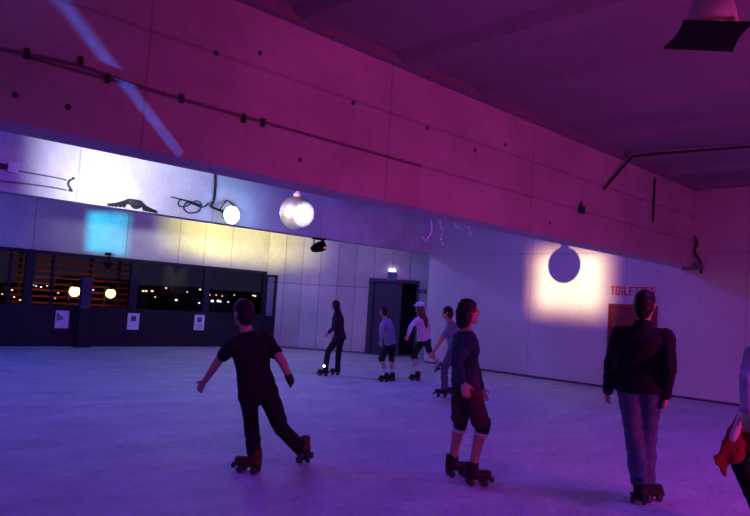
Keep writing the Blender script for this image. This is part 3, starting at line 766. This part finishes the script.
def person(label, foot_px, head_px, neck_px, pelvis_px, face, s, feet, arms, top, legsw, boots,
           headface=None, hair=('short', 'hair'), sleeve='long', legs='long', jacket_len=.0, bulk=1.0, pads=False, cap_=None, depth=None, light=0, foot_dirs=None, skirt=None, gloves=None, socks=False):
    base = hit(*foot_px, 2, 0) if depth is None else None
    D = depth_of(base) if depth is None else depth
    fw = heading(face); lt = Vector((0, 0, 1)).cross(fw)         # lt = the person's left
    hf = heading(headface if headface is not None else face); hl = Vector((0, 0, 1)).cross(hf)
    pelvis = at_depth(pelvis_px[0], pelvis_px[1] or 370, D); neck = at_depth(*neck_px, D); head = at_depth(*head_px, D)
    if pelvis_px[1] is None: pelvis.z = .98 * s
    root = Vector((pelvis.x, pelvis.y, 0))
    t = empty('person', root, 0, label=label, cat='person', group=None)
    up = (neck - pelvis).normalized()
    fwd = (fw - up * fw.dot(up)).normalized(); lat = up.cross(fwd)
    hu = (head - neck).normalized() * .35 + Vector((0, 0, .65)); hu.normalize()
    hfw = (hf - hu * hf.dot(hu)).normalized(); hlt = hu.cross(hfw)
    sh = {k: neck + lat * (.165 * s * k) * bulk - up * .075 * s for k in (1, -1)}
    hip = {k: pelvis + lat * (.088 * s * k) - up * .04 * s for k in (1, -1)}
    # legs
    knee, ank, fdir, fpitch, fbase = {}, {}, {}, {}, {}
    for k in (1, -1):
        fd = feet[k]
        fdir[k] = heading(fd.get('dir', face)); fpitch[k] = fd.get('pitch', 0)
        if 'ground' in fd:
            g = hit(*fd['ground'], 2, 0); fbase[k] = g
            ank[k] = g + Vector((0, 0, .15 * s + .02))
            knee[k] = knee_of(hip[k], ank[k], .42 * s, .40 * s, fd.get('pole', fw))
        else:
            knee[k] = reach(hip[k], fd['knee'], .42 * s, fd.get('ks', -1)); ank[k] = reach(knee[k], fd['ankle'], .40 * s, fd.get('as', 1))
            R_ = Matrix((fdir[k], Vector((0, 0, 1)).cross(fdir[k]), Vector((0, 0, 1)))).transposed() @ Matrix.Rotation(fpitch[k], 3, 'Y')
            fbase[k] = ank[k] - R_ @ Vector((0, 0, .15 * s + .02))
            low = (R_ @ Vector((.15 * s, 0, 0))).z + fbase[k].z if fpitch[k] > 0 else fbase[k].z
            if low < .005: fbase[k].z += .005 - low
    # arms
    elb, wri = {}, {}
    for k in (1, -1):
        A = arms[k]
        elb[k] = reach(sh[k], A['elbow'], .285 * s, A.get('es', -1)); wri[k] = reach(elb[k], A['wrist'], .245 * s, A.get('ws', -1))
    # ---- body: one continuous surface
    bm = bmesh.new()
    ellipsoid(bm, head + hu * .018 * s, hfw, hlt, hu, .098 * s, .076 * s, .098 * s)
    ellipsoid(bm, head + hfw * .030 * s - hu * .045 * s, hfw, hlt, hu, .062 * s, .056 * s, .068 * s)
    capsule(bm, head + hfw * .088 * s + hu * .012 * s, .009 * s, head + hfw * .108 * s - hu * .020 * s, .014 * s, 8)      # nose
    capsule(bm, head + hfw * .082 * s - hu * .052 * s + hlt * .018 * s, .008 * s, head + hfw * .082 * s - hu * .052 * s - hlt * .018 * s, .008 * s, 8)  # lips
    ellipsoid(bm, head + hfw * .078 * s - hu * .083 * s, hfw, hlt, hu, .022 * s, .025 * s, .020 * s)                     # chin
    for k in (1, -1):
        ellipsoid(bm, head + hlt * (.078 * s * k) - hfw * .005 * s, hfw, hlt, hu, .018 * s, .010 * s, .032 * s)            # ears
        capsule(bm, head + hfw * .083 * s + hu * .034 * s + hlt * .012 * s * k, .010 * s, head + hfw * .072 * s + hu * .032 * s + hlt * .045 * s * k, .010 * s, 8)  # brow
    capsule(bm, neck - up * .03 * s, .060 * s, head - hu * .05 * s - hfw * .01 * s, .052 * s, 14)
    spine = pelvis - neck
    def sec(tt, w, d, ff=0): return (neck + spine * tt + fwd * ff * s, lat, fwd, w * s, d * s)
    loft(bm, [sec(-.02, .05, .045), sec(.06, .08, .06), sec(.18, .14, .085), sec(.38, .15, .10), sec(.62, .13, .095), sec(.82, .145, .10), sec(1.0, .165, .115), sec(1.16, .13, .105)])
    for k in (1, -1):
        capsule(bm, sh[k], .055 * s, elb[k], .042 * s); capsule(bm, elb[k], .042 * s, wri[k], .028 * s)
        hd = (wri[k] - elb[k]).normalized()
        add_hand(bm, wri[k], hd, fwd * .4 - lat * k, s, .75, thumb_side=1 if (hd.cross(fwd * .4 - lat * k)).dot(fwd) > 0 else -1)
        capsule(bm, hip[k], .085 * s, knee[k], .056 * s); capsule(bm, knee[k], .054 * s, knee[k].lerp(ank[k], .35), .055 * s); capsule(bm, knee[k].lerp(ank[k], .35), .055 * s, ank[k], .038 * s)
    fuse('body', bm, MT['skin'], t, .0075, 3, origin=root)
    for k in (1, -1):
        bm = bmesh.new(); bmesh.ops.create_uvsphere(bm, u_segments=10, v_segments=8, radius=.012 * s, matrix=Matrix.Translation(head + hfw * .083 * s + hu * .012 * s + hlt * .030 * s * k - root))
        mesh_obj('eye', bm, MT['eye'], t, True)
    # ---- top
    bm = bmesh.new(); B = bulk
    end = 1.06 + jacket_len
    loft(bm, [sec(-.03, .068, .066), sec(.06, .118 * B, .09), sec(.12, .152 * B, .105), sec(.2, .174 * B, .118 * B), sec(.38, .172 * B, .128 * B), sec(.62, .158 * B, .115 * B), sec(.85, .166 * B, .122 * B), sec(end, .184 * B, .135 * B), sec(end + .04, .176 * B, .13 * B)])
    for k in (1, -1):
        capsule(bm, sh[k] - lat * .01 * k, .068 * s * B, elb[k] if sleeve == 'long' else sh[k].lerp(elb[k], .75), .054 * s * B if sleeve == 'long' else .06 * s, flat=sleeve != 'long')
        if sleeve == 'long':
            capsule(bm, elb[k], .053 * s * B, wri[k].lerp(elb[k], .04), .040 * s * B)
        capsule(bm, neck + lat * .04 * s * k - up * .03 * s, .045 * s, sh[k], .060 * s * B)
    topname = 'jacket' if jacket_len > .05 or sleeve == 'long' else 'shirt'
    tp = fuse(topname, bm, MT[top], t, .011, 4, .010, 8, root)
    if sleeve == 'long' and jacket_len > 0:
        bm = bmesh.new(); capsule(bm, neck - up * .01 * s - fwd * .005, .078 * s, neck + up * .06 * s, .072 * s, flat=True); fuse('collar', bm, MT[top], tp, .011, 3, origin=root)
        c_, l_, f_, w_, d_ = sec(end + .02, .186 * B, .137 * B); bm = bmesh.new(); loft(bm, [(c_ - up * .035, l_, f_, w_, d_), (c_ + up * .03, l_, f_, w_ * 1.01, d_ * 1.01)]); fuse('hem_band', bm, MT[top], tp, .011, 2, .004, origin=root)
    # ---- legwear
    bm = bmesh.new()
    loft(bm, [sec(.86, .135, .095), sec(.95, .162, .114), sec(1.08, .172, .122), sec(1.2, .13, .11)])
    for k in (1, -1):
        if legs == 'shorts':
            capsule(bm, hip[k], .102 * s, hip[k].lerp(knee[k], .86), .086 * s); capsule(bm, hip[k].lerp(knee[k], .8), .088 * s, hip[k].lerp(knee[k], .93), .086 * s, flat=True)
        elif legs == 'capri':
            capsule(bm, hip[k], .098 * s, knee[k], .068 * s); capsule(bm, knee[k], .068 * s, knee[k].lerp(ank[k], .2), .064 * s, flat=True)
        else:
            capsule(bm, hip[k], .100 * s, knee[k], .072 * s); capsule(bm, knee[k], .072 * s, ank[k] + (ank[k] - knee[k]) * .06, .066 * s, flat=True); capsule(bm, knee[k] - up * .0, .071 * s, knee[k].lerp(ank[k], .3), .07 * s)
    fuse('shorts' if legs == 'shorts' else 'trousers', bm, MT[legsw], t, .011, 4, .009, 9, root)
    if skirt:
        bm = bmesh.new(); loft(bm, [sec(.8, .155, .12), sec(1.05, .19, .15), sec(1.3, .215, .18), sec(1.48, .225, .19)]); fuse('tunic_hem', bm, MT[skirt], t, .011, 3, .012, 9, root)
    # ---- pads, skates
    for k in (1, -1):
        if pads:
            q = knee[k]; dn = (ank[k] - q).normalized()
            bm = bmesh.new(); capsule(bm, q - dn * .03 + fw * .012, .072 * s, q + dn * .05 * s + fw * .012, .068 * s); pdd = fuse('knee_pad', bm, MT['boot'], t, .009, 2, origin=root)
            bm = bmesh.new(); capsule(bm, q + dn * .055 * s + fw * .01, .072 * s, q + dn * .095 * s + fw * .008, .070 * s, flat=True); fuse('strap', bm, MT['pad'], pdd, .009, 2, origin=root)['label'] = 'white strap'
        if socks:
            bm = bmesh.new(); capsule(bm, knee[k].lerp(ank[k], .62), .056 * s, knee[k].lerp(ank[k], .86), .056 * s, flat=True); fuse('sock', bm, MT['pad'], t, .009, 2, origin=root)
        bmat = MT[boots[0] if k == 1 else boots[1]]
        skate(t, fbase[k], fdir[k], fpitch[k], s, bmat, root, light if k == (1 if light > 0 else -1) else 0)
    if gloves:
        for k in gloves:
            hd = (wri[k] - elb[k]).normalized(); bm = bmesh.new(); capsule(bm, wri[k] - hd * .05, .043 * s, wri[k] + hd * .06, .045 * s, e=.75); fuse('wrist_guard', bm, MT['boot'], t, .009, 2, origin=root)
    # ---- hair
    style, hm = hair; bm = bmesh.new()
    ellipsoid(bm, head + hu * .030 * s - hfw * .012 * s, hfw, hlt, hu, .100 * s, .084 * s, .100 * s)
    ellipsoid(bm, head - hfw * .035 * s - hu * .01 * s, hfw, hlt, hu, .078 * s, .080 * s, .085 * s)
    if style == 'long':
        pts = [head - hfw * .055 * s - hu * .02 * s, head - hfw * .075 * s - hu * .12 * s, neck - up * .10 * s - fwd * .115 * s, neck - up * .24 * s - fwd * .125 * s]
        for i in range(3): capsule(bm, pts[i], (.082, .085, .078)[i] * s, pts[i + 1], (.085, .078, .045)[i] * s, lat=hlt, e=.55)
        for k in (1, -1): capsule(bm, head + hlt * .066 * s * k - hfw * .01 * s, .032 * s, neck + lat * .075 * s * k - up * .04 * s - fwd * .05 * s, .036 * s)
    elif style == 'bob':
        for k in (1, -1): capsule(bm, head + hlt * .05 * s * k - hfw * .03 * s, .05 * s, head + hlt * .06 * s * k - hfw * .035 * s - hu * .10 * s, .045 * s)
        capsule(bm, head - hfw * .05 * s, .07 * s, head - hfw * .05 * s - hu * .11 * s, .055 * s)
    else:
        capsule(bm, head - hfw * .045 * s, .062 * s, head - hfw * .035 * s - hu * .075 * s, .052 * s)
    fuse('hair', bm, MT[hm], t, .009, 2, .006, 30, root)
    if cap_:
        bm = bmesh.new(); ellipsoid(bm, head + hu * .055 * s - hfw * .01 * s, hfw, hlt, hu, .108 * s, .094 * s, .085 * s)
        cp = fuse('cap', bm, MT[cap_], t, .009, 2, .003, 20, root)
        bm = bmesh.new(); ellipsoid(bm, head + hu * .05 * s + hfw * .11 * s, hfw, hlt, hu, .075 * s, .07 * s, .012 * s); fuse('peak', bm, MT[cap_], cp, .007, 1, origin=root)
    return t, dict(root=root, neck=neck, pelvis=pelvis, up=up, fwd=fwd, lat=lat, sh=sh, s=s, wri=wri, hip=hip)

# front-left skater in a black T-shirt, gliding left, right leg pushed out
person('skater in black T-shirt and dark trousers striding with arms spread, front left', (250, 474), (243, 313), (247, 333), (257, 388), -38, .96,
       {1: dict(ground=(253, 473), dir=-75, pole=heading(-12)), -1: dict(knee=(281, 428), ankle=(304, 452), ks=1, **{'as': 1}, dir=-20, pitch=.55)},
       {1: dict(elbow=(219, 360), wrist=(205, 381), es=1, ws=1), -1: dict(elbow=(282, 361), wrist=(289, 377), es=-1, ws=1)},
       'blackcloth', 'blackcloth', ('brownboot', 'brownboot'), headface=-50, sleeve='short', gloves=(-1,))

# man in black jacket and jeans, seen from behind
person('man in black jacket and grey-blue jeans standing with his back turned, front right', (641, 502), (645, 305), (643, 327), (641, None), 18, 1.01,
       {1: dict(ground=(638, 503), dir=20), -1: dict(ground=(646, 501), dir=62)},
       {1: dict(elbow=(611, 368), wrist=(608, 391), es=-1, ws=1), -1: dict(elbow=(669, 370), wrist=(666, 396), es=-1, ws=1)},
       'blackcloth', 'jeans', ('boot', 'boot'), headface=40, jacket_len=.01, bulk=1.12)

# woman in dark teal top and shorts, facing right
person('woman in dark teal top and maroon shorts with big black skates, facing right, centre front', (463, 485), (468, 312), (465, 332), (466, None), 78, .92,
       {1: dict(ground=(452, 476), dir=78), -1: dict(ground=(472, 485), dir=80)},
       {1: dict(elbow=(474, 366), wrist=(481, 388), es=1, ws=1), -1: dict(elbow=(457, 361), wrist=(463, 383), es=-1, ws=-1)},
       'teal', 'maroon', ('boot', 'boot'), hair=('bob', 'hair'), sleeve='long', legs='shorts', pads=True)

# person half hidden behind her
person('person in pale blue top and jeans, half hidden behind woman in teal', (445, 398), (447.5, 313), (450.5, 322.5), (453, None), -75, .90,
       {1: dict(ground=(444, 397), dir=-80), -1: dict(ground=(456, 395), dir=-70)},
       {1: dict(elbow=(439, 343), wrist=(433, 353), es=-1, ws=-1), -1: dict(elbow=(456, 340), wrist=(452, 352), es=1, ws=1)},
       'bluecloth', 'jeans', ('boot', 'boot'), sleeve='short')

# woman with long dark hair by the slanted wall
person('woman with long dark hair in dark jacket and trousers by slanted wall', (331, 376), (335.5, 305.5), (336.5, 314.5), (337.5, None), -72, .86,
       {1: dict(ground=(325, 376), dir=-82), -1: dict(ground=(337, 375), dir=-80)},
       {1: dict(elbow=(334, 327), wrist=(328.5, 333), es=-1, ws=-1), -1: dict(elbow=(341, 327), wrist=(335, 335), es=1, ws=1)},
       'navy', 'navy', ('boot', 'boot'), hair=('long', 'hair'), jacket_len=.1, light=1)

# child in pale top at the doorway
person('child in long pale top with white knee straps, skating past the dark doorway', (388, 382), (383.5, 311.5), (385, 320), (388.5, None), -55, .79,
       {1: dict(ground=(386, 382), dir=-75), -1: dict(ground=(392, 381), dir=-60)},
       {1: dict(elbow=(381, 331), wrist=(381, 341), es=-1, ws=-1), -1: dict(elbow=(393, 331), wrist=(394, 342), es=1, ws=1)},
       'palecloth', 'navy', ('boot', 'boot'), pads=True, legs='capri', socks=True)

# girl in white top and cap, leg kicked back
person('person in white top, white cap and black leggings, one leg kicked back', (417, 381), (419.5, 307.5), (421, 315.5), (422, None), -48, .90,
       {1: dict(ground=(417, 381), dir=-60), -1: dict(knee=(429, 351), ankle=(437, 361), ks=-1, **{'as': 1}, dir=-60, pitch=.9)},
       {1: dict(elbow=(411, 326), wrist=(408, 335), es=-1, ws=-1), -1: dict(elbow=(429, 327), wrist=(429, 337), es=1, ws=1)},
       'whitecloth', 'blackcloth', ('boot', 'paleboot'), hair=('long', 'redhair'), cap_='whitecloth', legs='capri', socks=True)

# person cut by the right edge, red jacket tied round the waist
pr, J = person('person in pale top with red jacket round the waist, cut by right frame edge', (768, 541), (771, 318), (770, 342), (771, 412), -20, .98,
       {1: dict(ground=(764, 543), dir=-20), -1: dict(ground=(781, 541), dir=-10)},
       {1: dict(elbow=(747, 380), wrist=(747, 411), es=-1, ws=-1), -1: dict(elbow=(796, 382), wrist=(796, 410), es=-1, ws=1)},
       'lightcloth', 'blackcloth', ('boot', 'boot'), depth=4.85, bulk=1.0)
bm = bmesh.new()
nk, pv, up, fwd, lat, rt, s_ = J['neck'], J['pelvis'], J['up'], J['fwd'], J['lat'], J['root'], J['s']
def sc2(tt, w, d): return (nk + (pv - nk) * tt, lat, fwd, w * s_, d * s_)
loft(bm, [sc2(.86, .175, .13), sc2(1.0, .20, .155), sc2(1.3, .215, .18), sc2(1.55, .2, .17)])
Dr = 4.8
for A_, ra, B_, rb in (((752, 405), .06, (738, 430), .07), ((738, 430), .07, (726, 452), .05), ((726, 452), .05, (717, 463), .025), ((736, 440), .05, (724, 473), .012), ((745, 425), .07, (735, 455), .06), ((717, 458), .03, (725, 474), .01)):
    capsule(bm, at_depth(*A_, Dr), ra, at_depth(*B_, Dr), rb, e=.45, lat=RGT)
rj = fuse('tied_jacket', bm, MT['redcloth'], pr, .011, 3, .016, 9, rt)
rj['label'] = 'red jacket tied round the waist, flaring left'
bm = bmesh.new(); capsule(bm, at_depth(742, 415, 4.70), .035, at_depth(733, 438, 4.70), .03, lat=RGT, e=.5); fuse('tied_sleeve', bm, MT['pad'], rj, .011, 3, .006, origin=rt)['label'] = 'pale lining turned out'

# ------------------------------------------------------------------ lights
W = bpy.data.worlds.new('night'); S.world = W; W.use_nodes = True
W.node_tree.nodes['Background'].inputs[0].default_value = (.010, .009, .022, 1)
W.node_tree.nodes['Background'].inputs[1].default_value = 1.0

def light(name, kind, loc, col, power, target=None, size=.1, angle=None, blend=.3, roll=0):
    l = bpy.data.lights.new(name, kind); l.color = col; l.energy = power
    if kind == 'AREA': l.shape = 'DISK'; l.size = size
    else: l.shadow_soft_size = size
    if kind == 'SPOT': l.spot_size = math.radians(angle); l.spot_blend = blend
    o = bpy.data.objects.new(name, l); C.objects.link(o)
    o.matrix_world = aim(loc, target, roll) if target is not None else Matrix.Translation(Vector(loc))
    return o

def shutter_spot(name, loc, target, col, power, half_w, half_h, soft_w, soft_h, size, fringe=None, roll=0):
    """profile spot with four framing shutters: a soft edged rectangle in the beam"""
    big = math.degrees(2 * math.atan(1.5 * math.hypot(half_w, half_h)))
    o = light(name, 'SPOT', loc, (1, 1, 1), power, target, size, min(170, big), .0, roll)
    l = o.data; l.use_nodes = True; nt = l.node_tree; N = nt.nodes; L = nt.links
    em = N['Emission']; tc = N.new('ShaderNodeTexCoord'); sp = N.new('ShaderNodeSeparateXYZ'); L.new(tc.outputs['Normal'], sp.inputs[0])
    def m_(op, x, y=None, z=None):
        n = N.new('ShaderNodeMath'); n.operation = op
        for i, v in enumerate((x, y, z)):
            if v is None: continue
            if isinstance(v, (int, float)): n.inputs[i].default_value = v
            else: L.new(v, n.inputs[i])
        return n.outputs[0]
    zz = m_('ABSOLUTE', sp.outputs[2])
    def edge(c, half, soft):
        q = m_('ABSOLUTE', m_('DIVIDE', c, zz))
        n = N.new('ShaderNodeMapRange'); n.interpolation_type = 'SMOOTHSTEP'
        L.new(q, n.inputs[0]); n.inputs[1].default_value = half - soft; n.inputs[2].default_value = half + soft; n.inputs[3].default_value = 1; n.inputs[4].default_value = 0
        return n.outputs[0]
    k = m_('MULTIPLY', edge(sp.outputs[0], half_w, soft_w), edge(sp.outputs[1], half_h, soft_h))
    L.new(k, em.inputs[1])
    if fringe:
        rp = N.new('ShaderNodeValToRGB'); rp.color_ramp.elements[0].color = (*fringe, 1); rp.color_ramp.elements[1].color = (*col, 1)
        rp.color_ramp.elements[0].position = .05; rp.color_ramp.elements[1].position = .8
        L.new(k, rp.inputs[0]); L.new(rp.outputs[0], em.inputs[0])
    else: em.inputs[0].default_value = (*col, 1)
    return o

MAG = (1.0, .04, .42); BLU = (.12, .10, 1.0); VIO = (.26, .06, 1.0)
# magenta floods on the camera side, washing the near beam and right wall
light('magenta_flood', 'SPOT', (6.0, -2.5, 1.2), MAG, 620, (9.0, YB, 3.3), .25, 110, .7)
light('magenta_flood', 'SPOT', (1.0, -1.5, 1.4), MAG, 100, (2.5, YB, 3.2), .25, 100, .7)
# added violet fill lights in the rear bay, unseen above the near beam's lower edge
for x, y, pw in ((0.5, 8.6, 100), (4.6, 8.6, 120), (9.8, 8.2, 160)):
    light('violet_fill', 'POINT', (x, y, 3.75), (.15, .06, 1), pw, size=.15)
# added violet fill lights above the near floor, no fixtures
for x, y, pw in ((1.5, 2.5, 150), (6.5, 1.0, 200), (11.0, 1.5, 190)):
    light('violet_floor_fill', 'SPOT', (x, y, 4.05), VIO, pw, (x, y, 0), .2, 125, .5)
# added blue fill points tinting the strip and slanted wall behind the rear beam
light('blue_fill', 'POINT', (2.5, 14.2, 3.2), (.05, .10, 1), 190, size=.1)
light('blue_fill', 'POINT', (11.0, 14.2, 3.5), (.28, .22, 1), 150, size=.1)
# warm framed spot that throws the mirror ball's shadow on the right wall
sh_c = hit(564, 265, 0, XR)
src = ball_c + (ball_c - sh_c) * (13.0 / 7.9)
tg = hit(569, 281.5, 0, XR)
shutter_spot('framed_spot', src, tg, (1, .80, .46), 42000, .044, .034, .021, .020, .03, fringe=(1, .34, .16))
# cyan framed beam on the strip over the glazing
shutter_spot('cyan_spot', (3.0, 13.2, 2.7), hit(107, 233, 1, YW), (.005, .62, 1), 3600, .060, .085, .022, .02, .03)
# white wash on the rear beam
shutter_spot('white_wash', (2.5, 9.0, 2.9), hit(122, 170, 1, Y2), (.80, .80, 1), 2600, .20, .25, .22, .1, .1)
# warm framed spot behind the rear beam
shutter_spot('yellow_spot', (9.0, 13.1, 2.85), hit(236, 232, 1, YW), (1, .90, .12), 1700, .40, .18, .30, .08, .05)
# the glaring lamp
light('lamp_glare', 'POINT', SPOT + Vector((0, -.06, 0)), (.22, .55, 1), 40, size=.1)
# added white light without a fixture, brightening the mirror ball
light('ball_fill', 'SPOT', (6.2, 5.0, 2.2), (.95, .95, 1), 4500, ball_c, .02, 7.4, .4)
# blue lens streak imitated by four added narrow beams grazing the near beam's face
A0, A1 = PB(205, 186, 0) - Vector((0, .2, 0)), PB(62, 2, 0) - Vector((0, .2, 0))
dr_ = (A1 - A0).normalized(); sd_ = Vector((0, 1, 0)).cross(dr_).normalized()
for k in (-1.5, -.5, .5, 1.5):
    p = A0 + sd_ * .022 * k
    l = bpy.data.lights.new('blue_streak', 'SPOT'); l.color = (1, 1, 1); l.energy = STREAK = 330; l.shadow_soft_size = .012; l.spot_size = math.radians(60); l.spot_blend = 0
    o = bpy.data.objects.new('blue_streak', l); C.objects.link(o)
    zv = -dr_; yv = Vector((0, 1, 0)); xv = yv.cross(zv)
    mm = Matrix((xv, yv, zv)).transposed().to_4x4(); mm.translation = p; o.matrix_world = mm
    l.use_nodes = True; nt = l.node_tree; N = nt.nodes; L = nt.links; em = N['Emission']; em.inputs[0].default_value = (.04, .16, 1, 1)
    tc = N.new('ShaderNodeTexCoord'); sp = N.new('ShaderNodeSeparateXYZ'); L.new(tc.outputs['Normal'], sp.inputs[0])
    def mm_(op, x, y=None):
        n = N.new('ShaderNodeMath'); n.operation = op
        for i, v in enumerate((x, y)):
            if v is None: continue
            if isinstance(v, (int, float)): n.inputs[i].default_value = v
            else: L.new(v, n.inputs[i])
        return n.outputs[0]
    zz = mm_('ABSOLUTE', sp.outputs[2]); ax = mm_('ABSOLUTE', mm_('DIVIDE', sp.outputs[0], zz))
    yy = mm_('MAXIMUM', mm_('ABSOLUTE', mm_('DIVIDE', sp.outputs[1], zz)), .010)
    mr = N.new('ShaderNodeMapRange'); mr.interpolation_type = 'SMOOTHSTEP'; L.new(ax, mr.inputs[0])
    mr.inputs[1].default_value = .0; mr.inputs[2].default_value = .040; mr.inputs[3].default_value = 1; mr.inputs[4].default_value = 0
    L.new(mm_('MULTIPLY', mr.outputs[0], mm_('POWER', mm_('DIVIDE', .08, yy), 1.9)), em.inputs[1])
# street lamp glow on the slats
light('street_glow', 'POINT', (hit(69, 291, 1, 34).x, 36.4, 1.3), (1, .32, .16), 55, size=.1)
light('street_glow', 'POINT', (hit(105, 293, 1, 36).x, 36.8, 1.2), (1, .32, .16), 40, size=.1)
